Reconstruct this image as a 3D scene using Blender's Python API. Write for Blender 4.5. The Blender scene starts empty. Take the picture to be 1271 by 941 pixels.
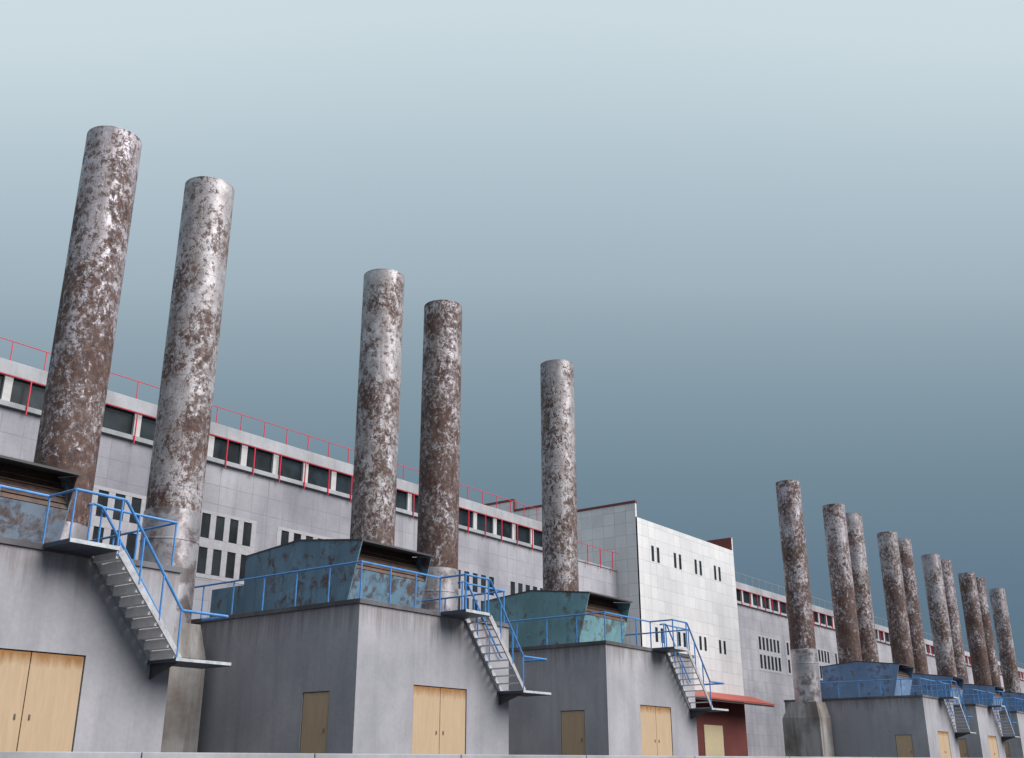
import bpy, bmesh, math, random
from mathutils import Vector
random.seed(7)
S = 1.4            # metres per survey unit
EYE = 0.64         # eye height in survey units
P = 9.13           # spacing of the bunkers
C = bpy.context.scene.collection

# ------------------------------------------------------------------ helpers
def V(x, y, z):
    return Vector((x * S, y * S, (z + EYE) * S))

class MB:
    """collects shapes (survey units) for one mesh"""
    def __init__(self, base=(0, 0, -EYE)):
        self.bm = bmesh.new(); self.b = V(*base)
    def p(self, x, y, z):
        return self.bm.verts.new(V(x, y, z) - self.b)
    def face(self, pts):
        try: return self.bm.faces.new([self.p(*q) for q in pts])
        except ValueError: pass
    def hexa(self, c):
        v = [self.p(*q) for q in c]
        for f in ((0,3,2,1),(4,5,6,7),(0,1,5,4),(1,2,6,5),(2,3,7,6),(3,0,4,7)):
            self.bm.faces.new([v[i] for i in f])
        return self
    def box(self, x0, x1, y0, y1, z0, z1):
        return self.hexa([(x0,y0,z0),(x1,y0,z0),(x1,y1,z0),(x0,y1,z0),(x0,y0,z1),(x1,y0,z1),(x1,y1,z1),(x0,y1,z1)])
    def prism_x(self, prof, x0, x1):
        """profile of (y,z) extruded along x"""
        a = [self.p(x0, y, z) for y, z in prof]; b = [self.p(x1, y, z) for y, z in prof]
        n = len(prof)
        self.bm.faces.new(a); self.bm.faces.new(list(reversed(b)))
        for i in range(n):
            j = (i + 1) % n
            self.bm.faces.new([a[i], b[i], b[j], a[j]])
        return self
    def prism_z(self, prof, z0, z1):
        a = [self.p(x, y, z0) for x, y in prof]; b = [self.p(x, y, z1) for x, y in prof]
        n = len(prof)
        self.bm.faces.new(list(reversed(a))); self.bm.faces.new(b)
        for i in range(n):
            j = (i + 1) % n
            self.bm.faces.new([a[i], a[j], b[j], b[i]])
        return self
    def tube(self, pts, r, n=8, caps=True):
        """bar of round section along a polyline"""
        pts = [Vector(q) for q in pts]; rings = []
        for i, q in enumerate(pts):
            if i == 0: d = pts[1] - q
            elif i == len(pts) - 1: d = q - pts[i-1]
            else: d = (pts[i+1] - q).normalized() + (q - pts[i-1]).normalized()
            d.normalize()
            up = Vector((0, 0, 1)) if abs(d.z) < .9 else Vector((0, 1, 0))
            a = d.cross(up).normalized(); b = d.cross(a).normalized()
            rings.append([self.p(*(q + r * (math.cos(t) * a + math.sin(t) * b))) for t in [2*math.pi*k/n for k in range(n)]])
        for A, B in zip(rings, rings[1:]):
            for k in range(n):
                self.bm.faces.new([A[k], A[(k+1) % n], B[(k+1) % n], B[k]])
        if caps:
            self.bm.faces.new(list(reversed(rings[0]))); self.bm.faces.new(rings[-1])
        return self
    def lathe(self, cx, cy, prof, n=64, closed=False):
        rings = [[self.p(cx + r*math.cos(2*math.pi*k/n), cy + r*math.sin(2*math.pi*k/n), z) for k in range(n)] for r, z in prof]
        pairs = list(zip(rings, rings[1:]))
        if closed: pairs.append((rings[-1], rings[0]))
        for A, B in pairs:
            for k in range(n):
                self.bm.faces.new([A[k], A[(k+1) % n], B[(k+1) % n], B[k]])
        return self
    def build(self, name, m, parent=None, smooth=False, bevel=0.0, label=None):
        bmesh.ops.recalc_face_normals(self.bm, faces=self.bm.faces)
        if bevel:
            es = [e for e in self.bm.edges if len(e.link_faces) == 2 and e.calc_face_angle(0) > .6]
            bmesh.ops.bevel(self.bm, geom=es, offset=bevel, segments=2, profile=.6, affect='EDGES')
        me = bpy.data.meshes.new(name); self.bm.to_mesh(me); self.bm.free()
        if smooth:
            for f in me.polygons: f.use_smooth = True
            try: me.set_sharp_from_angle(angle=math.radians(35))
            except Exception: pass
        me.materials.append(m)
        o = bpy.data.objects.new(name, me); C.objects.link(o)
        if parent: o.parent = parent
        else: o.location = self.b
        if label: o['label'] = label
        return o

def thing(name, label, cat, base, group=None):
    o = bpy.data.objects.new(name, None); C.objects.link(o); o.location = V(*base)
    o.empty_display_size = .2
    o['label'] = label; o['category'] = cat
    if group: o['group'] = group
    return o

def copy_thing(root, dx, label):
    c = root.copy(); C.objects.link(c); c.location = root.location + Vector((dx * S, 0, 0)); c['label'] = label
    for ch in root.children:
        d = ch.copy(); C.objects.link(d); d.parent = c
        for g in ch.children:
            e = g.copy(); C.objects.link(e); e.parent = d
    return c

# ------------------------------------------------------------------ materials
def new_mat(name):
    m = bpy.data.materials.new(name); m.use_nodes = True
    nt = m.node_tree; nt.nodes.clear()
    out = nt.nodes.new('ShaderNodeOutputMaterial'); b = nt.nodes.new('ShaderNodeBsdfPrincipled')
    nt.links.new(b.outputs[0], out.inputs[0])
    return m, nt, b
def N(nt, t, **kw):
    n = nt.nodes.new(t)
    for k, v in kw.items():
        if k in n.inputs.keys() if hasattr(n.inputs, 'keys') else False: n.inputs[k].default_value = v
        else: setattr(n, k, v)
    return n
def noise(nt, vec, scale, detail=4, rough=.6, dist=0):
    n = nt.nodes.new('ShaderNodeTexNoise')
    n.inputs['Scale'].default_value = scale; n.inputs['Detail'].default_value = detail
    n.inputs['Roughness'].default_value = rough; n.inputs['Distortion'].default_value = dist
    nt.links.new(vec, n.inputs['Vector']); return n.outputs['Fac']
def ramp(nt, fac, stops, interp='LINEAR'):
    n = nt.nodes.new('ShaderNodeValToRGB'); cr = n.color_ramp; cr.interpolation = interp
    while len(cr.elements) < len(stops): cr.elements.new(.5)
    for e, (p, c) in zip(cr.elements, stops):
        e.position = p; e.color = c if len(c) == 4 else (*c, 1)
    nt.links.new(fac, n.inputs[0]); return n.outputs[0]
def mix(nt, fac, a, b, mode='MIX'):
    n = nt.nodes.new('ShaderNodeMix'); n.data_type = 'RGBA'; n.blend_type = mode
    for s, v in ((0, fac), (6, a), (7, b)):
        if hasattr(v, 'is_output') or isinstance(v, bpy.types.NodeSocket): nt.links.new(v, n.inputs[s])
        else: n.inputs[s].default_value = v if s == 0 else (*v, 1)
    return n.outputs[2]
def math_(nt, op, a, b=None, clamp=False):
    n = nt.nodes.new('ShaderNodeMath'); n.operation = op; n.use_clamp = clamp
    for i, v in enumerate((a, b)):
        if v is None: continue
        if isinstance(v, bpy.types.NodeSocket): nt.links.new(v, n.inputs[i])
        else: n.inputs[i].default_value = v
    return n.outputs[0]
def coords(nt, scale=(1, 1, 1), obj=True, rand=True, loc=(0, 0, 0)):
    tc = nt.nodes.new('ShaderNodeTexCoord'); mp = nt.nodes.new('ShaderNodeMapping')
    mp.inputs['Scale'].default_value = scale; mp.inputs['Location'].default_value = loc
    v = tc.outputs['Object']
    if rand:
        oi = nt.nodes.new('ShaderNodeObjectInfo')
        a = nt.nodes.new('ShaderNodeVectorMath'); a.operation = 'MULTIPLY_ADD'
        a.inputs[1].default_value = (3.17, 1.73, 2.31); nt.links.new(oi.outputs['Location'], a.inputs[0]); nt.links.new(v, a.inputs[2])
        # only the root location differs between copies, so parts of copies use the object's random value as well
        b = nt.nodes.new('ShaderNodeVectorMath'); b.operation = 'ADD'
        c = nt.nodes.new('ShaderNodeVectorMath'); c.operation = 'SCALE'; c.inputs[0].default_value = (37., 53., 71.)
        nt.links.new(oi.outputs['Random'], c.inputs['Scale'])
        nt.links.new(a.outputs[0], b.inputs[0]); nt.links.new(c.outputs[0], b.inputs[1]); v = b.outputs[0]
    nt.links.new(v, mp.inputs[0]); return mp.outputs[0], tc.outputs['Object']
def bump(nt, b, h, strength=.3, dist=.02):
    n = nt.nodes.new('ShaderNodeBump'); n.inputs['Strength'].default_value = strength; n.inputs['Distance'].default_value = dist
    nt.links.new(h, n.inputs['Height']); nt.links.new(n.outputs[0], b.inputs['Normal'])
def sep(nt, v):
    n = nt.nodes.new('ShaderNodeSeparateXYZ'); nt.links.new(v, n.inputs[0]); return n.outputs

def m_concrete(name, col, dark, streak=.5, rough=.9):
    m, nt, b = new_mat(name); v, raw = coords(nt)
    big = noise(nt, v, .35, 5, .6); fine = noise(nt, v, 9, 6, .7)
    c1 = mix(nt, ramp(nt, big, [(.38, (0,0,0)), (.62, (1,1,1))]), dark, col)
    vs, _ = coords(nt, (1.6, 1.6, .12)); st = noise(nt, vs, 1.3, 5, .65)
    k = math_(nt, 'MULTIPLY', ramp(nt, st, [(.45, (0,0,0)), (.75, (1,1,1))]), streak)
    c2 = mix(nt, k, c1, tuple(x * .72 for x in dark))
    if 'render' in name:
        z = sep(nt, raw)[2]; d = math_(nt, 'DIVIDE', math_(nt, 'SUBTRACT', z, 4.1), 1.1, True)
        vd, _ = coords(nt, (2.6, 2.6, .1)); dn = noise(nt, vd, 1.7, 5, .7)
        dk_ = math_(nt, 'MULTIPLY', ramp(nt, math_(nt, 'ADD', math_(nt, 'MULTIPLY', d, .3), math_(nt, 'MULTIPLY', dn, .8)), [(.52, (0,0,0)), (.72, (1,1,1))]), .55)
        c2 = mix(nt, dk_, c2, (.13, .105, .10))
    f = ramp(nt, fine, [(.25, (.9,.9,.9)), (.75, (1.06,1.06,1.06))])
    c3 = mix(nt, 1.0, c2, f, 'MULTIPLY')
    nt.links.new(c3, b.inputs['Base Color']); b.inputs['Roughness'].default_value = rough
    bump(nt, b, fine, .25, .01); return m

def m_panels(name, col, dark, w, h, line, grime=.5, joint=.012):
    """wall of square cladding panels: joints on a grid in X (or Y) and Z"""
    m, nt, b = new_mat(name); v, raw = coords(nt, rand=False)
    s = sep(nt, raw)
    def lines(c, pitch):
        f = math_(nt, 'FRACT', math_(nt, 'DIVIDE', c, pitch))
        d = math_(nt, 'MINIMUM', f, math_(nt, 'SUBTRACT', 1.0, f))
        return math_(nt, 'LESS_THAN', d, joint / pitch)
    u = math_(nt, 'ADD', s[0], s[1])
    ln = math_(nt, 'MAXIMUM', lines(u, w), lines(s[2], h))
    # a little tone of its own for every panel
    cu = math_(nt, 'FLOOR', math_(nt, 'DIVIDE', u, w)); cz = math_(nt, 'FLOOR', math_(nt, 'DIVIDE', s[2], h))
    wn = nt.nodes.new('ShaderNodeTexWhiteNoise'); wn.noise_dimensions = '2D'
    cm = nt.nodes.new('ShaderNodeCombineXYZ'); nt.links.new(cu, cm.inputs[0]); nt.links.new(cz, cm.inputs[1]); nt.links.new(cm.outputs[0], wn.inputs['Vector'])
    big = noise(nt, v, .16, 5, .62)
    c1 = mix(nt, ramp(nt, big, [(.33, (0,0,0)), (.62, (1,1,1))]), dark, col)
    tone = ramp(nt, wn.outputs['Value'], [(0, (.93,.93,.93)), (1, (1.05,1.05,1.05))])
    c2 = mix(nt, 1.0, c1, tone, 'MULTIPLY')
    vs, _ = coords(nt, (1.2, 1.2, .1), rand=False); st = noise(nt, vs, 1.1, 6, .7)
    k = math_(nt, 'MULTIPLY', ramp(nt, st, [(.48, (0,0,0)), (.8, (1,1,1))]), grime)
    c3 = mix(nt, k, c2, tuple(x * .6 for x in dark))
    br = noise(nt, v, .9, 3); lk = math_(nt, 'MULTIPLY', ln, ramp(nt, br, [(.3, (.15,.15,.15)), (.65, (.8,.8,.8))]))
    c4 = mix(nt, lk, c3, line)
    fn = noise(nt, v, 14, 5, .7)
    c5 = mix(nt, 1.0, c4, ramp(nt, fn, [(.3, (.9,.9,.9)), (.7, (1.06,1.06,1.06))]), 'MULTIPLY')
    nt.links.new(c5, b.inputs['Base Color']); b.inputs['Roughness'].default_value = .8
    bump(nt, b, math_(nt, 'MULTIPLY', ln, -1.0), .3, .015); return m

def m_rust(name, paint, bias=0.0, low=.17):
    """peeling pale paint over brown rust, heavier towards the foot"""
    m, nt, b = new_mat(name); v, raw = coords(nt, (1, 1, .8))
    z = sep(nt, raw)[2]
    n1 = noise(nt, v, .7, 3, .5); n2 = noise(nt, v, 5.2, 8, .8, .35); n3 = noise(nt, v, 16, 4, .8)
    hgt = math_(nt, 'MULTIPLY', math_(nt, 'SUBTRACT', 1.0, math_(nt, 'DIVIDE', z, 19.0)), low)
    oi = nt.nodes.new('ShaderNodeObjectInfo')
    a = math_(nt, 'ADD', math_(nt, 'MULTIPLY', n1, .42), math_(nt, 'MULTIPLY', n2, 1.0))
    a = math_(nt, 'ADD', a, math_(nt, 'MULTIPLY', n3, .22)); a = math_(nt, 'ADD', a, hgt)
    a = math_(nt, 'ADD', a, math_(nt, 'MULTIPLY', oi.outputs['Random'], .07)); a = math_(nt, 'ADD', a, bias - .5)
    k = ramp(nt, a, [(.355, (0,0,0)), (.395, (.65,.65,.65)), (.47, (1,1,1))])
    rc = ramp(nt, noise(nt, v, 7, 6, .7), [(.3, (.016,.009,.011)), (.46, (.045,.022,.021)), (.6, (.10,.048,.035)), (.75, (.22,.10,.055))])
    pv = noise(nt, v, 2.2, 6, .65)
    pc = mix(nt, ramp(nt, pv, [(.35, (0,0,0)), (.62, (1,1,1))]), tuple(x*.5 for x in paint), paint)
    pc = mix(nt, ramp(nt, noise(nt, v, 11, 7, .85), [(.42, (0,0,0)), (.6, (.6,.6,.6))]), pc, tuple(x*.38 for x in paint))
    c = mix(nt, k, pc, rc)
    vs, _ = coords(nt, (2.5, 2.5, .12)); st = noise(nt, vs, 1.5, 5, .7)
    c = mix(nt, math_(nt, 'MULTIPLY', ramp(nt, st, [(.5, (0,0,0)), (.75, (1,1,1))]), .55), c, (.13, .075, .055))
    film = noise(nt, v, 1.6, 5, .7)      # thin brown film over the paint
    c = mix(nt, math_(nt, 'MULTIPLY', ramp(nt, film, [(.42, (0,0,0)), (.65, (1,1,1))]), .42), c, (.15, .105, .095))
    fz = math_(nt, 'FRACT', math_(nt, 'DIVIDE', z, 1.83)); seam = math_(nt, 'LESS_THAN', fz, .012)
    c = mix(nt, math_(nt, 'MULTIPLY', seam, .55), c, (.06, .04, .038))
    nt.links.new(c, b.inputs['Base Color'])
    r = math_(nt, 'ADD', math_(nt, 'MULTIPLY', k, .35), .47); nt.links.new(r, b.inputs['Roughness'])
    nt.links.new(math_(nt, 'MULTIPLY', math_(nt, 'SUBTRACT', 1.0, k), .3), b.inputs['Metallic'])
    bump(nt, b, math_(nt, 'SUBTRACT', math_(nt, 'MULTIPLY', n3, .4), k), .5, .012); return m

def m_painted(name, col, rust=.4, bias=0., rough=.6, scale=1.6):
    m, nt, b = new_mat(name); v, raw = coords(nt)
    n1 = noise(nt, v, scale, 8, .7, .4); n2 = noise(nt, v, .5, 3)
    a = math_(nt, 'ADD', n1, math_(nt, 'MULTIPLY', math_(nt, 'SUBTRACT', n2, .5), .5)); a = math_(nt, 'ADD', a, bias)
    k = math_(nt, 'MULTIPLY', ramp(nt, a, [(.52, (0,0,0)), (.64, (1,1,1))]), rust)
    tone = mix(nt, ramp(nt, n2, [(.3, (0,0,0)), (.7, (1,1,1))]), tuple(x * .7 for x in col), tuple(min(1, x * 1.25) for x in col))
    rc = ramp(nt, noise(nt, v, 6, 5, .7), [(.3, (.03,.02,.022)), (.7, (.14,.075,.05))])
    c = mix(nt, k, tone, rc)
    vs, _ = coords(nt, (2.2, 2.2, .15)); st = noise(nt, vs, 1.6, 5, .7)
    c = mix(nt, math_(nt, 'MULTIPLY', ramp(nt, st, [(.5, (0,0,0)), (.75, (1,1,1))]), rust * .6), c, tuple(x * .35 for x in col))
    nt.links.new(c, b.inputs['Base Color']); b.inputs['Roughness'].default_value = rough
    bump(nt, b, n1, .3, .01); return m

def m_plain(name, col, rough=.6, metal=0., var=.2, scale=5):
    m, nt, b = new_mat(name); v, raw = coords(nt)
    n = noise(nt, v, scale, 5, .65)
    c = mix(nt, ramp(nt, n, [(.3, (0,0,0)), (.7, (1,1,1))]), tuple(x * (1 - var) for x in col), tuple(min(1, x * (1 + var)) for x in col))
    nt.links.new(c, b.inputs['Base Color']); b.inputs['Roughness'].default_value = rough; b.inputs['Metallic'].default_value = metal
    return m

def m_glass(name, col):
    m, nt, b = new_mat(name); v, raw = coords(nt, rand=False)
    n = noise(nt, v, .7, 3)
    c = mix(nt, ramp(nt, n, [(.35, (0,0,0)), (.65, (1,1,1))]), tuple(x * .5 for x in col), tuple(x * 1.8 for x in col))
    nt.links.new(c, b.inputs['Base Color']); b.inputs['Roughness'].default_value = .35
    b.inputs['IOR'].default_value = 1.3; return m

def m_wood(name, col, top):
    """plywood doors: vertical grain, rust-brown run marks from the lintel (height band top, metres)"""
    m, nt, b = new_mat(name); v, raw = coords(nt, (6, 6, .5))
    g = noise(nt, v, 2, 7, .7); v2, _ = coords(nt, (2.2, 2.2, .5))
    c = mix(nt, ramp(nt, g, [(.3, (0,0,0)), (.7, (1,1,1))]), tuple(x * .82 for x in col), col)
    z = sep(nt, raw)[2]
    d = math_(nt, 'DIVIDE', math_(nt, 'SUBTRACT', z, top - .5), .5, True)
    n = noise(nt, v2, 3, 5, .7)
    k = ramp(nt, math_(nt, 'ADD', math_(nt, 'MULTIPLY', d, .55), math_(nt, 'MULTIPLY', n, .5)), [(.46, (0,0,0)), (.74, (1,1,1))])
    c = mix(nt, k, c, (.24, .11, .03))
    nt.links.new(c, b.inputs['Base Color']); b.inputs['Roughness'].default_value = .75; return m

M = {}
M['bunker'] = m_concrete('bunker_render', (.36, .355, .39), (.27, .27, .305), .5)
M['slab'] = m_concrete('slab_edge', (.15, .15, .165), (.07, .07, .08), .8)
M['ledge'] = m_concrete('coping_concrete', (.40, .41, .45), (.27, .28, .30), .5)
M['plinth'] = m_concrete('plinth_concrete', (.32, .31, .31), (.13, .11, .10), 1.0)
M['asphalt'] = m_concrete('yard_asphalt', (.085, .085, .09), (.06, .06, .065), .1)
M['hall'] = m_panels('hall_panels', (.39, .385, .43), (.22, .22, .26), .965, .88, (.16, .16, .185), .55, .015)
M['white'] = m_panels('white_panels', (.66, .66, .68), (.56, .56, .585), .965, .88, (.30, .30, .33), .2, .016)
M['white_trim'] = m_plain('white_trim', (.37, .365, .40), .7, var=.12)
M['roof'] = m_concrete('roof_felt', (.30, .31, .33), (.2, .2, .22), .2)
M['stack_a'] = m_rust('rusty_stack', (.58, .55, .60), .02)
M['stack_b'] = m_rust('pale_stack', (.57, .545, .585), -.015)
M['stack_c'] = m_rust('brown_stack', (.64, .60, .67), .05)
M['sleeve'] = m_painted('sleeve_metal', (.42, .40, .43), .7, .04, .36, 1.8)
M['sleeve'].node_tree.nodes['Principled BSDF'].inputs['Metallic'].default_value = .5
M['bin1'] = m_painted('hood_paint_grey_blue', (.16, .21, .28), .9, .06, .6, 2.2)
M['bin2'] = m_painted('hood_paint_blue', (.13, .235, .33), .9, .03, .6, 2.2)
M['bin3'] = m_painted('hood_paint_teal', (.17, .34, .39), .75, .02, .6, 2)
M['bin5'] = m_painted('hood_paint_far_blue', (.16, .26, .44), .65, 0, .6, 2)
M['mouth'] = m_painted('rusted_louvre', (.10, .065, .05), .9, .1)
M['black'] = m_plain('black_steel', (.045, .045, .05), .6)  # near-black with slight random mottling
M['rail'] = m_plain('blue_rail_paint', (.06, .22, .52), .4, var=.25)
M['deck'] = m_plain('shade_dark_deck', (.05, .06, .09), .55, var=.3)  # darkened so the colour itself carries the shade under the landings
M['nosing'] = m_plain('pale_nosing', (.42, .45, .48), .55, var=.3)  # front edge stays light, split off from the shade-darkened deck
M['tread'] = m_plain('pale_tread', (.66, .65, .66), .7, var=.12)
M['stringer'] = m_plain('pale_stringer', (.36, .37, .40), .6, var=.3)
M['redrail'] = m_plain('red_rail_paint', (.62, .015, .05), .45, var=.2)
M['greyrail'] = m_plain('pale_far_rail', (.30, .27, .29), .5, var=.2)
M['redbrown'] = m_plain('oxide_red_flashing', (.16, .030, .028), .6, var=.25)
M['redwall'] = m_concrete('oxide_red_wall', (.20, .055, .05), (.15, .04, .04), .3)
M['canopy'] = m_plain('orange_red_canopy', (.36, .07, .045), .6, var=.15)
M['glass'] = m_glass('dark_glazing', (.012, .02, .026))
M['glass2'] = m_glass('dark_small_panes', (.014, .018, .022))
M['door'] = m_wood('plywood_door', (.46, .335, .22), (1.61 + EYE) * S)
M['door2'] = m_plain('beige_door', (.66, .56, .36), .7, var=.06)
M['frame'] = m_plain('door_handle', (.16, .12, .09), .7)
M['wframe'] = m_plain('pale_window_frame', (.46, .46, .47), .7, var=.1)

# ------------------------------------------------------------------ ground and low wall
g = MB(); g.box(-400, 900, -400, 900, -EYE - 1, -EYE)
o = g.build('ground', M['asphalt']); o['kind'] = 'structure'

wall = thing('low_wall', 'low pale concrete wall with jointed coping running across the bottom of the view', 'wall', (8, 8.5, -EYE))
b = (8, 8.5, -EYE)
A = Vector((5.217, 9.586)); D = Vector((11.621, -4.179)).normalized(); Nn = Vector((-D.y, D.x))
if Nn.y < 0: Nn = -Nn
def strip(t0, t1, y0, y1):
    q = [A + D * t0 + Nn * y0, A + D * t1 + Nn * y0, A + D * t1 + Nn * y1, A + D * t0 + Nn * y1]
    return [(v.x, v.y) for v in q]
MB(b).prism_z(strip(-8, 20, .05, .3), -EYE, .0).build('wall_body', M['bunker'], wall)
t = -8 + .4
cp = MB(b)
while t < 19.5:
    cp.prism_z(strip(t, t + 1.76, 0, .35), .001, .15); t += 1.77
cp.build('coping', M['ledge'], wall, bevel=.012)

# ------------------------------------------------------------------ one module of the bunker row (built at k = 1)
K0 = 1
X0 = 5.85 + P * K0
FY, BY = 14.92, 21.6      # front and back of the bunker
W = 4.89
ORD = {0: 'nearest', 1: 'second', 2: 'third', 5: 'fourth', 6: 'fifth', 7: 'sixth', 8: 'seventh', 9: 'last'}

# bunker
base = (X0 + W/2, 18, -EYE)
bunker = thing('concrete_bunker', '', 'bunker', base, 'rendered concrete bunkers in a row')
w = MB(base)
# front wall with the double door recess, side wall with the single door recess
dx0, dx1, dz = X0 + 1.66, X0 + 3.38, 1.61
sy0, sy1, sz = 15.63, 16.39, 1.43
rec = .07
top = 3.06
for q in ([(X0,FY,-EYE),(dx0,FY,-EYE),(dx0,FY,dz),(X0,FY,dz)], [(dx1,FY,-EYE),(X0+W,FY,-EYE),(X0+W,FY,dz),(dx1,FY,dz)],
          [(X0,FY,dz),(X0+W,FY,dz),(X0+W,FY,top),(X0,FY,top)],
          [(dx0,FY,-EYE),(dx0,FY+rec,-EYE),(dx0,FY+rec,dz),(dx0,FY,dz)], [(dx1,FY,-EYE),(dx1,FY,dz),(dx1,FY+rec,dz),(dx1,FY+rec,-EYE)],
          [(dx0,FY,dz),(dx0,FY+rec,dz),(dx1,FY+rec,dz),(dx1,FY,dz)], [(dx0,FY+rec,-EYE),(dx1,FY+rec,-EYE),(dx1,FY+rec,dz),(dx0,FY+rec,dz)],
          [(X0,FY,-EYE),(X0,sy0,-EYE),(X0,sy0,sz),(X0,FY,sz)], [(X0,sy1,-EYE),(X0,BY,-EYE),(X0,BY,sz),(X0,sy1,sz)],
          [(X0,FY,sz),(X0,BY,sz),(X0,BY,top),(X0,FY,top)],
          [(X0,sy0,-EYE),(X0+rec,sy0,-EYE),(X0+rec,sy0,sz),(X0,sy0,sz)], [(X0,sy1,-EYE),(X0,sy1,sz),(X0+rec,sy1,sz),(X0+rec,sy1,-EYE)],
          [(X0,sy0,sz),(X0+rec,sy0,sz),(X0+rec,sy1,sz),(X0,sy1,sz)], [(X0+rec,sy0,-EYE),(X0+rec,sy1,-EYE),(X0+rec,sy1,sz),(X0+rec,sy0,sz)],
          [(X0+W,FY,-EYE),(X0+W,BY,-EYE),(X0+W,BY,top),(X0+W,FY,top)], [(X0,BY,-EYE),(X0+W,BY,-EYE),(X0+W,BY,top),(X0,BY,top)],
          [(X0,FY,top),(X0+W,FY,top),(X0+W,BY,top),(X0,BY,top)]):
    w.face(q)
bmesh.ops.remove_doubles(w.bm, verts=w.bm.verts, dist=.002)
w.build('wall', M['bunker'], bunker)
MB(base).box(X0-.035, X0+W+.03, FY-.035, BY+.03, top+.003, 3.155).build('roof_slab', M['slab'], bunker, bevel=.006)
mid = (dx0 + dx1) / 2
for a, c, hx in ((dx0+.02, mid-.008, mid-.11), (mid+.008, dx1-.02, mid+.11)):
    d = MB(base).box(a, c, FY+.015, FY+.055, -EYE+.02, dz-.02).build('door', M['door'], bunker, bevel=.004)
    hb = MB(base); hb.box(hx-.009, hx+.009, FY-.006, FY+.012, .67, .72); hb.box(hx-.013, hx+.013, FY+.006, FY+.0145, .655, .735)
    hb.build('handle', M['frame'], d)
d = MB(base).box(X0+.015, X0+.055, sy0+.02, sy1-.02, -EYE+.02, sz-.02).build('side_door', M['door'], bunker, bevel=.004)
MB(base).box(X0-.01, X0+.012, sy0+.09, sy0+.115, .66, .73).build('handle', M['frame'], d)

# hood (angular intake hood standing on the roof)
base = (X0 + 2.4, 18.2, 3.155)
hx0, hx1 = X0 + 1.225, X0 + 3.61
hood = thing('intake_hood', '', 'roof hood', base, 'steel intake hoods on the bunker roofs')
prof = [(16.16, 4.69), (18.2, 4.93), (20.0, 4.76), (20.0, 3.157), (16.60, 3.157)]
inner = [(16.26, 4.62), (18.2, 4.86), (19.95, 4.69), (19.95, 3.2), (16.7, 3.2)]
MB(base).prism_x(prof, hx0, hx0+.03).build('side_panel', M['bin2'], hood)
MB(base).prism_x([(16.2, 4.65), (18.2, 4.88), (19.98, 4.72), (19.98, 3.159), (16.62, 3.159)], hx1-.05, hx1-.02).build('side_panel', M['bin2'], hood)
# roof sheet, tip overhanging the mouth
MB(base).prism_x([(16.16, 4.66), (16.16, 4.70), (18.2, 4.94), (20.02, 4.77), (20.02, 4.74), (18.2, 4.90)], hx0-.01, hx1).build('roof_sheet', M['black'], hood)
# lower front panel, leaning out towards the top
def yf(z): return 16.60 + (16.16 - 16.60) * (z - 3.157) / (4.69 - 3.157)
MB(base).prism_x([(yf(3.157), 3.157), (yf(4.08), 4.08), (yf(4.08)+.04, 4.08), (yf(3.157)+.04, 3.157)], hx0+.035, hx1-.055).build('front_panel', M['bin2'], hood)
lv = MB(base)
lv.prism_x([(16.36, 4.10), (16.80, 4.74), (16.84, 4.74), (16.40, 4.10)], hx0+.035, hx1-.055)
for i in range(4):
    z = 4.2 + i * .125; y = 16.36 + (z - 4.1) * .69
    lv.prism_x([(y-.03, z), (y+.02, z+.01), (y+.02, z+.03), (y-.03, z+.02)], hx0+.036, hx1-.056)
lv.build('louvre', M['mouth'], hood)
MB(base).box(hx0+.04, hx1-.06, 19.9, 19.97, 3.158, 4.6).build('back_panel', M['bin2'], hood)
dk = MB(base); dk.box(hx0+.1, hx1-.2, 20.03, 21.3, 3.157, 4.1)
dk.build('rear_duct', M['bin2'], hood)

# roof rail with a gap at the landing
base = (X0, FY, 3.155)
RZ = 3.885; RR = .0175
rail = thing('roof_railing', '', 'railing', base, 'blue railings round the bunker roofs')
lx0, lx1 = X0 + 2.42, X0 + 3.24       # landing
rx, fy = X0 + 4.72, FY
c = MB(base)
c.tube([(X0, 20.3, RZ), (X0, fy, RZ), (lx0, fy, RZ), (lx0, 14.2, RZ)], RR + .004)
c.tube([(lx1 + .05, fy, RZ), (rx, fy, RZ), (rx, 17.6, RZ)], RR + .004)
c.build('top_rail', M['rail'], rail, smooth=True)
posts = [(X0, fy+.9), (X0, fy+1.88), (X0, fy+2.9), (X0, fy+3.9), (X0, fy+4.95), (X0+.01, fy+.01), (X0+.85, fy), (X0+1.63, fy),
         (lx0, fy), (lx1+.08, fy), (X0+4.0, fy), (rx, fy+.01), (rx, fy+.9), (rx, fy+1.8), (rx, fy+2.6)]
for x, y in posts:
    MB(base).tube([(x, y, 3.156), (x, y, RZ)], RR, 6).build('post', M['rail'], rail)

# staircase hung on the front wall
base = (X0 + 4, 14.5, 1.6)
st = thing('metal_staircase', '', 'staircase', base, 'blue railed staircases on the bunker fronts')
oy, iy = 14.2, 14.86
ld = MB(base).box(lx0, lx1, oy, FY-.037, 3.09, 3.157).build('landing', M['deck'], st, bevel=.004)
MB(base).box(lx0, lx1, oy-.014, oy-.002, 3.10, 3.16).build('nosing', M['nosing'], ld)
px0, px1 = X0 + 4.46, X0 + 5.53
ld = MB(base).box(px0, px1, oy, FY-.003, 1.56, 1.617).build('lower_platform', M['deck'], st, bevel=.004)
MB(base).box(px0, px1, oy-.014, oy-.002, 1.572, 1.62).build('nosing', M['nosing'], ld)
MB(base).prism_x([(oy+.04, 1.555), (FY-.004, 1.555), (FY-.004, 1.33)], px0+.06, px0+.085).build('bracket', M['black'], st)
sx0, sz0, sx1, sz1 = lx1 + .0, 3.13, px0 + .12, 1.60
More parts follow.
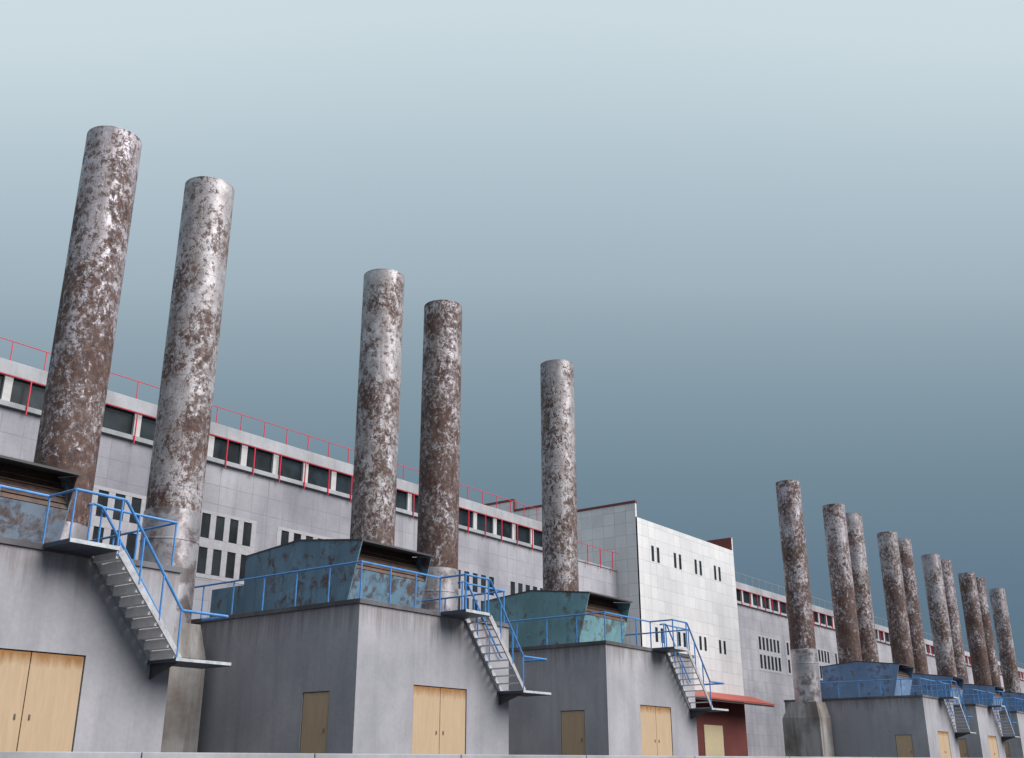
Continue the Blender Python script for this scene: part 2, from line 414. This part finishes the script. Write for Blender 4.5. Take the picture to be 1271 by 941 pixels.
def stringer(y):
    q = MB(base); h = .075
    q.hexa([(sx0, y-.015, sz0-h), (sx1-.09, y-.015, sz1+.02), (sx1-.09, y+.015, sz1+.02), (sx0, y+.015, sz0-h),
            (sx0+.09, y-.015, sz0), (sx1+.0, y-.015, sz1+.02+h*.2), (sx1+.0, y+.015, sz1+.02+h*.2), (sx0+.09, y+.015, sz0)])
    return q.build('stringer', M['stringer'], st)
stringer(oy + .02); stringer(iy)
nt_ = 10
for i in range(nt_):
    f = (i + .6) / nt_
    x = sx0 + (sx1 - sx0) * f; z = sz0 + (sz1 - sz0) * f - .03
    MB(base).hexa([(x-.055, oy+.04, z-.022), (x+.055, oy+.04, z-.022), (x+.055, iy-.02, z-.022), (x-.055, iy-.02, z-.022),
                   (x-.055, oy+.04, z), (x+.055, oy+.04, z), (x+.055, iy-.02, z), (x-.055, iy-.02, z)]).build('tread', M['tread'], st)
    if i == 0: closed = []
    q = MB(base); q.box(x-.085, x+.075, oy+.04, iy-.02, z-.022, z); q.box(x-.083, x-.07, oy+.041, iy-.021, z+.001, z+.118)
    o_ = q.build('closed_step', M['tread'], st); closed.append((o_.data, z)); bpy.data.objects.remove(o_)
def arc(y):   # rounded start of the handrail, its run down the flight and the level end on the platform
    return [(lx1-.02, y, RZ), (lx1+.02, y, RZ-.005), (lx1+.07, y, RZ-.05)]
ex = px0 + .02
c = MB(base); c.tube([(lx0, oy+.01, RZ), (lx1-.04, oy+.01, RZ)] + [(x, oy+.01, z) for x, _, z in arc(0)] + [(ex, oy+.01, 2.36), (ex+.03, oy+.01, 2.345), (px1-.15, oy+.01, 2.345), (px1-.12, oy+.05, 2.345), (px1-.12, FY-.03, 2.345)], RR+.006)
c.build('handrail', M['rail'], st, smooth=True)
c = MB(base); c.tube([(lx1-.14, iy+.12, RZ-.01), (lx1-.16, iy+.04, RZ), (lx1-.10, iy, RZ+.01)] + [(x, iy, z) for x, _, z in arc(0)] + [(ex+.02, iy, 2.38), (ex+.08, iy, 2.36)], RR+.004)
c.build('handrail', M['rail'], st, smooth=True)
def zs(x): return sz0 + (sz1 - sz0) * (x - sx0) / (sx1 - sx0)
def zr(x): return (RZ-.05) + (2.36 - RZ + .05) * (x - lx1 - .07) / (ex - lx1 - .07)
for x, y, z0, z1 in ((lx0, oy+.01, 3.16, RZ), (lx1-.03, oy+.01, 3.16, RZ), (lx1-.14, iy, 3.16, RZ), (ex, oy+.01, 1.62, 2.36),
                     (lx1+.42, oy+.01, zs(lx1+.42), zr(lx1+.42)), (lx1+.85, oy+.01, zs(lx1+.85), zr(lx1+.85)),
                     (lx1+.42, iy, zs(lx1+.42), zr(lx1+.42)), (lx1+.85, iy, zs(lx1+.85), zr(lx1+.85))):
    MB(base).tube([(x, y, z0), (x, y, z1)], RR, 6).build('post', M['rail'], st)

WH = {0: 'at the left edge of the view', 1: 'second from the left', 2: 'third from left, just before the white building',
      5: 'first one beyond the white building', 6: 'second one beyond the white building', 7: 'third one beyond the white building',
      8: 'fourth one beyond the white building', 9: 'at the far right end of the row'}
HC = {0: 'grey-blue rust-spotted', 1: 'rust-blotched dull blue', 2: 'teal green stained', 5: 'bright blue dented', 6: 'blue', 7: 'blue', 8: 'blue', 9: 'blue'}
binmat = {0: 'bin1', 1: 'bin2', 2: 'bin3', 5: 'bin5', 6: 'bin5', 7: 'bin5', 8: 'bin5', 9: 'bin5'}
for k in (0, 1, 2, 5, 6, 7, 8, 9):
    dx = P * (k - K0)
    items = [(bunker, 'grey rendered concrete bunker with plywood doors, ' + WH[k]),
             (hood, HC[k] + ' hood on the bunker ' + WH[k].replace(' one', '')),
             (rail, 'blue railing round the roof of the bunker ' + WH[k].replace(' one', '')),
             (st, 'metal stairs with blue handrails on the bunker ' + WH[k].replace(' one', ''))]
    for src, lab in items:
        if k == K0: r = src; r['label'] = lab
        else: r = copy_thing(src, dx, lab)
        if src is st and k == 0:      # the nearest flight has closed risers
            tr = sorted((c_ for c_ in r.children if c_.name.startswith('tread')), key=lambda c_: -max(v_.co.z for v_ in c_.data.vertices))
            for c_, (me_, _) in zip(tr, closed): c_.data = me_
        if src is hood and k != K0:
            for ch in r.children:
                if ch.data.materials[0] is M['bin2'] or ch.data.materials[0].name == M['bin2'].name:
                    ch.data = ch.data.copy(); ch.data.materials[0] = M[binmat[k]]

# ------------------------------------------------------------------ chimneys
CH = [(0,0),(0,1),(1,0),(1,1),(2,0),(4,1),(5,0),(5,1),(6,0),(6,1),(7,0),(7,1),(8,0),(8,1),(9,0)]
CL = ['very dark rusty chimney, first and tallest from the left',
      'greyish chimney with pale steel sleeve behind the first stairs, second from the left',
      'pale speckled chimney rising behind the rust-blotched blue hood, third from the left',
      'brown-flecked chimney with pale sleeve behind the second stairs, fourth from the left',
      'chimney flaking grey paint behind the teal hood, fifth from the left',
      'dark rusty chimney with pale sleeve on a concrete plinth beyond the white building',
      'rust-brown chimney behind the first bright blue hood, seventh from the left',
      'grey topped chimney half hidden by the seventh from the left',
      'ninth chimney from the left, pale brown with its cap showing',
      'slim looking brown chimney tucked behind the ninth from the left',
      'eleventh chimney from the left, pinkish grey, in the far right cluster',
      'twelfth chimney from the left, overlapped by the eleventh',
      'thirteenth chimney from the left, rusty, in the far right cluster',
      'fourteenth chimney from the left, overlapped by the thirteenth',
      'last and shortest looking chimney at the far right end']
CM = ['stack_c','stack_b','stack_b','stack_a','stack_b','stack_c','stack_c','stack_a','stack_a','stack_c','stack_a','stack_c','stack_c','stack_c','stack_a']
r, TZ = .606, 13.77
protos = {}
for i, (a, bb) in enumerate(CH):
    X = 11.31 + P * a - (.04 if bb else 0) + bb * 2.77
    base = (X, 20, -EYE)
    slz = 5.39 if bb else 4.62
    t = thing('chimney', CL[i], 'chimney', base, 'rusty steel chimneys in one long row')
    MB(base).lathe(X, 20, [(r, slz-.05), (r, 7.9), (r, 11), (r, TZ), (r-.035, TZ+.004), (r-.05, TZ-.02), (r-.05, slz-.05)], 72, True).build('flue', M[CM[i]], t, smooth=True)
    z0 = 2.5 if bb else -EYE
    prof = [(r+.022, z0), (r+.022, 4.70), (r+.032, 4.71), (r+.032, 4.74), (r+.022, 4.75), (r+.022, slz), (r+.003, slz+.01)] if bb else [(r+.022, z0), (r+.022, slz), (r+.003, slz+.01)]
    MB(base).lathe(X, 20, prof, 72).build('sleeve', M['sleeve'], t, smooth=True)
    if bb:
        pl = MB(base); pl.box(X-.72, X+.72, 19.25, 21.1, -EYE, 2.2)
        pl.hexa([(X-.72,19.25,2.203),(X+.72,19.25,2.203),(X+.72,21.1,2.203),(X-.72,21.1,2.203),(X-.6,19.4,2.95),(X+.6,19.4,2.95),(X+.6,20.7,2.95),(X-.6,20.7,2.95)])
        pl.build('plinth', M['plinth'], t, bevel=.02)
    else:
        MB(base).lathe(X, 20, [(r+.25, -EYE), (r+.25, -EYE+.25), (r+.03, -EYE+.27)], 48).build('plinth', M['plinth'], t)

# ------------------------------------------------------------------ buildings
def holed_wall(mb, x0, x1, z0, z1, y, holes, depth):
    xs = sorted({x0, x1} | {h[0] for h in holes} | {h[1] for h in holes})
    zs_ = sorted({z0, z1} | {h[2] for h in holes} | {h[3] for h in holes})
    hs = {}
    for h in holes: hs[(round(h[0], 4), round(h[2], 4))] = h
    for i in range(len(xs)-1):
        for j in range(len(zs_)-1):
            if (round(xs[i], 4), round(zs_[j], 4)) in hs: continue
            mb.face([(xs[i], y, zs_[j]), (xs[i+1], y, zs_[j]), (xs[i+1], y, zs_[j+1]), (xs[i], y, zs_[j+1])])
    for a, c_, e, f in holes:
        mb.face([(a,y,e),(a,y+depth,e),(a,y+depth,f),(a,y,f)]); mb.face([(c_,y,e),(c_,y,f),(c_,y+depth,f),(c_,y+depth,e)])
        mb.face([(a,y,e),(c_,y,e),(c_,y+depth,e),(a,y+depth,e)]); mb.face([(a,y,f),(a,y+depth,f),(c_,y+depth,f),(c_,y,f)])
        mb.face([(a,y+depth,e),(c_,y+depth,e),(c_,y+depth,f),(a,y+depth,f)])
    bmesh.ops.remove_doubles(mb.bm, verts=mb.bm.verts, dist=.0005)

HY = 28.0
Z1, Z2 = 9.51, 10.43
def hall(label, x0, x1, groups, single_to, railmat, raillabels, xs1):
    base = ((x0 + x1) / 2, 40, -EYE)
    t = thing('factory_hall', label, 'factory hall', base, 'long grey factory halls')
    holes = []
    for gx in groups:
        for i in range(6):
            for e, f in ((7.0, 7.79), (5.85, 6.69)):
                if gx + i * .568 + .335 < x1 - .1: holes.append((gx + i * .568, gx + i * .568 + .335, e, f))
    w = MB(base); holed_wall(w, x0, x1, -EYE, Z1, HY, holes, .05)
    for x in (x0, x1): w.face([(x,HY,-EYE),(x,56,-EYE),(x,56,Z1),(x,HY,Z1)])
    w.face([(x0,56,-EYE),(x1,56,-EYE),(x1,56,Z1),(x0,56,Z1)]); w.face([(x0,HY,Z1),(x1,HY,Z1),(x1,56,Z1),(x0,56,Z1)])
    bmesh.ops.remove_doubles(w.bm, verts=w.bm.verts, dist=.0005)
    w.build('wall', M['hall'], t)
    rest = MB(base); nrest = 0; count = 0
    for a, c_, e, f in holes:
        if a < single_to and count < 96:
            MB(base).box(a+.003, c_-.003, HY+.02, HY+.045, e+.003, f-.003).build('pane', M['glass2'], t); count += 1
        else: rest.box(a+.003, c_-.003, HY+.02, HY+.045, e+.003, f-.003); nrest += 1
    if nrest:
        o = rest.build('distant_panes', M['glass2'], t); o['kind'] = 'stuff'
    for gx in groups:      # pale surround of each window group
        if gx > single_to or 30 < gx < 47: continue
        s = MB(base); X1 = gx + 5 * .568 + .335
        for e, f in ((7.0, 7.79), (5.85, 6.69)):
            for i in range(7):
                a = gx - .20 if i == 0 else gx + (i-1) * .568 + .34
                c_ = gx - .005 if i == 0 else (X1 + .2 if i == 6 else gx + i * .568 - .005)
                s.box(a, c_, HY - .012, HY - .003, e, f)
        s.box(gx - .2, X1 + .2, HY - .012, HY - .003, 7.795, 7.90); s.box(gx - .2, X1 + .2, HY - .012, HY - .003, 5.72, 5.845)
        s.box(gx - .2, X1 + .2, HY - .012, HY - .003, 6.695, 6.995)
        s.build('window_surround', M['white_trim'], t)
    # clerestory strip
    MB(base).box(x0, xs1, HY - .12, HY + .05, Z1 + .003, 9.66).build('ledge', M['ledge'], t, bevel=.01)
    MB(base).box(x0, xs1, HY + .12, HY + .4, 9.663, Z2 - .003).build('strip_wall', M['black'], t)
    n = math.ceil((x0 - 22.326) / 1.405); pc = 0
    while 22.326 + 1.405 * (n + 1) < xs1 + 1.3:
        a = 22.326 + 1.405 * n
        xa, xb = max(a, x0 + .02), min(a + 1.15, xs1 - .02)
        if a < 108 and xb > xa + .1:
            wd = MB(base).box(xa, xb, HY + .06, HY + .09, 9.67, Z2 - .006).build('strip_window', M['glass'], t); pc += 1
        if a + 1.405 < xs1:
            MB(base).box(a + 1.155, a + 1.40, HY - .03, HY + .11, 9.664, Z2 - .004).build('mullion', M['wframe'], t)
        n += 1
    MB(base).box(x0, xs1, HY - .10, 56, Z2, 10.85).build('roof', M['ledge'], t, bevel=.02)
    if xs1 < x1:
        MB(base).box(xs1 + .01, x1 - .01, HY - .04, HY + 6, Z1 + .003, 9.60).build('lower_roof', M['ledge'], t, bevel=.015)
    # railings
    def rr(label, y, z0, z1, pitch, off, r0, thick, railmat=railmat):
        bs = ((x0 + x1) / 2, y, z0)
        q = thing('guard_railing', label, 'railing', bs, 'thin railings along the factory halls')
        xe = xs1 if z1 > 10.6 else x1
        MB(bs).tube([(x0 + .05, y, z1), (xe - .05, y, z1)], r0 * .8, 6).build('top_rail', railmat, q)
        x = off + pitch * math.ceil((x0 + .1 - off) / pitch); cnt = 0; rest = MB(bs); nr = 0
        while x < xe - .05:
            if cnt < 98: MB(bs).tube([(x, y, z0), (x, y, z1)], thick, 6).build('post', railmat, q); cnt += 1
            else: rest.tube([(x, y, z0), (x, y, z1)], thick, 6); nr += 1
            x += pitch
        if nr: rest.build('distant_posts', railmat, q)['kind'] = 'stuff'
    rr(raillabels[0], HY - .05, 10.85, 11.44, 1.03, 20.898, .016, .018)
    rr(raillabels[1], HY - .15, 9.40, 10.39, 1.17, 21.373, .018, .024, M['redrail'])
    return t

g0 = 24.12
GL = [g0 + 4.39 * i for i in range(-3, 5) if i != 9]
hall('long grey panelled factory hall left of the white building, with small window groups', 8.0, 46.53,
     [10.9, 15.3, 19.62, 24.12, 28.52, 33.05, 37.43, 41.8], 99, M['redrail'],
     ['thin red railing on the roof edge of the hall left of the white building', 'red railing in front of the clerestory windows left of the white building'], 40.7)
hall('long grey factory hall running off to the right of the white building', 58.02, 168.0,
     [63.49 + 4.39 * i for i in range(0, 20)], 97, M['greyrail'],
     ['faint pale railing on the roof of the hall right of the white building', 'railing before the clerestory windows right of the white building'], 168.0)

# white building
WY = 26.74; wx0, wx1 = 46.533, 58.017; WT = 12.2
base = ((wx0 + wx1) / 2, 34, -EYE)
t = thing('white_building', 'tall white panelled building with red ground floor between the grey halls', 'building', base)
holes = []
for q in (48.03, 50.46, 52.86, 55.24):
    for d_ in (0, .575):
        for e, f in ((10.12, 10.94), (6.01, 6.75)): holes.append((q + d_, q + d_ + .28, e, f))
w = MB(base); holed_wall(w, wx0, wx1, 3.87, WT, WY, holes, .022)
prof = [(WY, 3.87), (WY, 12.93), (31.4, 12.93), (31.4, 13.55), (34.6, 13.55), (34.6, 14.17), (44, 14.17), (44, 3.87)]
w.face([(wx0, y, z) for y, z in prof]); w.face([(wx0+.14, y, z) for y, z in prof])
w.face([(wx0, WY, 3.87), (wx0+.14, WY, 3.87), (wx0+.14, WY, 12.93), (wx0, WY, 12.93)])
w.face([(wx1, WY, 3.87), (wx1, 44, 3.87), (wx1, 44, 12.93), (wx1, WY, 12.93)])
w.face([(wx1-.14, WY, WT), (wx1, WY, WT), (wx1, WY, 12.93), (wx1-.14, WY, 12.93)])
w.face([(wx0, 44, 3.87), (wx1, 44, 3.87), (wx1, 44, 12.93), (wx0, 44, 12.93)])
w.face([(wx0+.14, WY, WT), (wx1-.15, WY, WT), (wx1-.15, WY+.3, WT+.0), (wx0+.14, WY+.3, WT+.0)])
w.face([(wx0+.14, WY+.3, WT), (wx1-.15, WY+.3, WT), (wx1-.15, WY+.3, WT-.5), (wx0+.14, WY+.3, WT-.5)])
w.build('wall', M['white'], t)
MB(base).box(wx0+.15, wx1-.16, WY+.31, 43.9, WT-.9, WT-.6).build('roof', M['roof'], t)
f_ = MB(base)
f_.box(wx0-.03, wx0+.17, WY-.03, 31.37, 12.933, 13.06); f_.box(wx0-.03, wx0+.17, 31.37, 34.57, 13.553, 13.68); f_.box(wx0-.03, wx0+.17, 34.57, 44, 14.173, 14.30)
f_.box(wx0-.025, wx0+.165, 31.33, 31.395, 13.0, 13.55); f_.box(wx0-.025, wx0+.165, 34.50, 34.595, 13.63, 14.17)
MB(base).box(wx1-.17, wx1-.145, WY+.02, 43.9, WT-.5, 12.99).build('parapet_lining', M['redbrown'], t)
f_.build('flashing', M['redbrown'], t)
MB(base).box(wx1-.142, wx1+.02, WY-.012, 44, 12.933, 13.0).build('coping', M['white_trim'], t)
for a, c_, e, f in holes:
    MB(base).box(a+.003, c_-.003, WY+.004, WY+.03, e+.003, f-.003).build('window', M['glass2'], t)
gw = MB(base); gw.box(wx0+.01, wx1-.01, WY+.01, 43.95, -EYE, 3.865); gw.build('ground_floor', M['redwall'], t)
MB(base).box(52.74, 54.94, WY-.03, WY+.005, -EYE, 2.16).build('door', M['door2'], t, bevel=.006)
ca = MB(base)
ca.hexa([(wx0+.1, 25.3, 3.33), (58.9, 25.3, 3.33), (58.9, WY-.004, 3.78), (wx0+.1, WY-.004, 3.78),
         (wx0+.1, 25.3, 3.40), (58.9, 25.3, 3.40), (59.2, WY-.004, 3.87), (wx0+.1, WY-.004, 3.87)])
ca.build('canopy', M['canopy'], t)
MB(base).box(wx0+.1, 58.88, 25.34, 25.42, 3.24, 3.325).build('gutter', M['black'], t)

# ------------------------------------------------------------------ camera
cam = bpy.data.cameras.new('camera'); co = bpy.data.objects.new('camera', cam); C.objects.link(co)
bpy.context.scene.camera = co
f, pitch, yaw, roll = 1301.6, .3556, .9302, -.0014
cy, sy = math.cos(yaw), math.sin(yaw); cp_, sp = math.cos(pitch), math.sin(pitch)
F = Vector((sy*cp_, cy*cp_, sp)); R = Vector((cy, -sy, 0)); U = R.cross(F)
cr, sr = math.cos(roll), math.sin(roll)
R2 = cr*R + sr*U; U2 = -sr*R + cr*U
from mathutils import Matrix
m3 = Matrix((R2, U2, -F)).transposed()
co.matrix_world = Matrix.Translation(V(0, 0, 0)) @ m3.to_4x4()
cam.sensor_fit = 'HORIZONTAL'; cam.sensor_width = 36; cam.lens = f / 1271 * 36
cam.clip_start = .1; cam.clip_end = 3000

# ------------------------------------------------------------------ light and sky
w = bpy.data.worlds.new('World'); bpy.context.scene.world = w; w.use_nodes = True
nt = w.node_tree; nt.nodes.clear()
out = nt.nodes.new('ShaderNodeOutputWorld'); bg = nt.nodes.new('ShaderNodeBackground')
tc = nt.nodes.new('ShaderNodeTexCoord'); sx = nt.nodes.new('ShaderNodeSeparateXYZ')
nt.links.new(tc.outputs['Generated'], sx.inputs[0])
def lin(c): return tuple(((v/255+.055)/1.055)**2.4 for v in c)
# elevation (sin) -> colour of a hazy sky, darker towards the horizon
st_ = [(0, (82,108,126)), (.08, (88,114,132)), (.18, (102,125,143)), (.254, (114,137,152)), (.305, (124,146,160)), (.37, (140,160,173)),
       (.43, (157,176,188)), (.545, (181,199,210)), (.64, (205,220,226)), (1, (214,228,232))]
# the bright upper haze reaches lower to either side of the north-eastern sky
hv = nt.nodes.new('ShaderNodeVectorMath'); hv.operation = 'MULTIPLY'; hv.inputs[1].default_value = (1, 1, 0); nt.links.new(tc.outputs['Generated'], hv.inputs[0])
hn = nt.nodes.new('ShaderNodeVectorMath'); hn.operation = 'NORMALIZE'; nt.links.new(hv.outputs[0], hn.inputs[0])
hd = nt.nodes.new('ShaderNodeVectorMath'); hd.operation = 'DOT_PRODUCT'; hd.inputs[1].default_value = (.80, .60, 0); nt.links.new(hn.outputs[0], hd.inputs[0])
lo = math_(nt, 'MINIMUM', math_(nt, 'SUBTRACT', 1.0, hd.outputs['Value']), .18)
el = math_(nt, 'MULTIPLY', sx.outputs[2], math_(nt, 'ADD', math_(nt, 'MULTIPLY', lo, 1.0), 1.0))
rp = nt.nodes.new('ShaderNodeValToRGB'); rp.color_ramp.interpolation = 'B_SPLINE'
while len(rp.color_ramp.elements) < len(st_): rp.color_ramp.elements.new(.5)
for e, (p_, c_) in zip(rp.color_ramp.elements, st_): e.position = p_; e.color = (*lin(c_), 1)
nt.links.new(el, rp.inputs[0]); nt.links.new(rp.outputs[0], bg.inputs[0]); bg.inputs[1].default_value = 1.0
nt.links.new(bg.outputs[0], out.inputs[0])

sun = bpy.data.lights.new('sun', 'SUN'); so = bpy.data.objects.new('sun', sun); C.objects.link(so)
sd = Vector((.20, -.80, .72)).normalized()
so.rotation_euler = sd.to_track_quat('Z', 'Y').to_euler()
sun.energy = 5.0; sun.angle = math.radians(48); sun.color = (1, .95, .90)

sc = bpy.context.scene
sc.view_settings.view_transform = 'Standard'; sc.view_settings.look = 'None'
sc.view_settings.exposure = 0; sc.view_settings.gamma = 1
sc.render.resolution_x = 1024; sc.render.resolution_y = 758
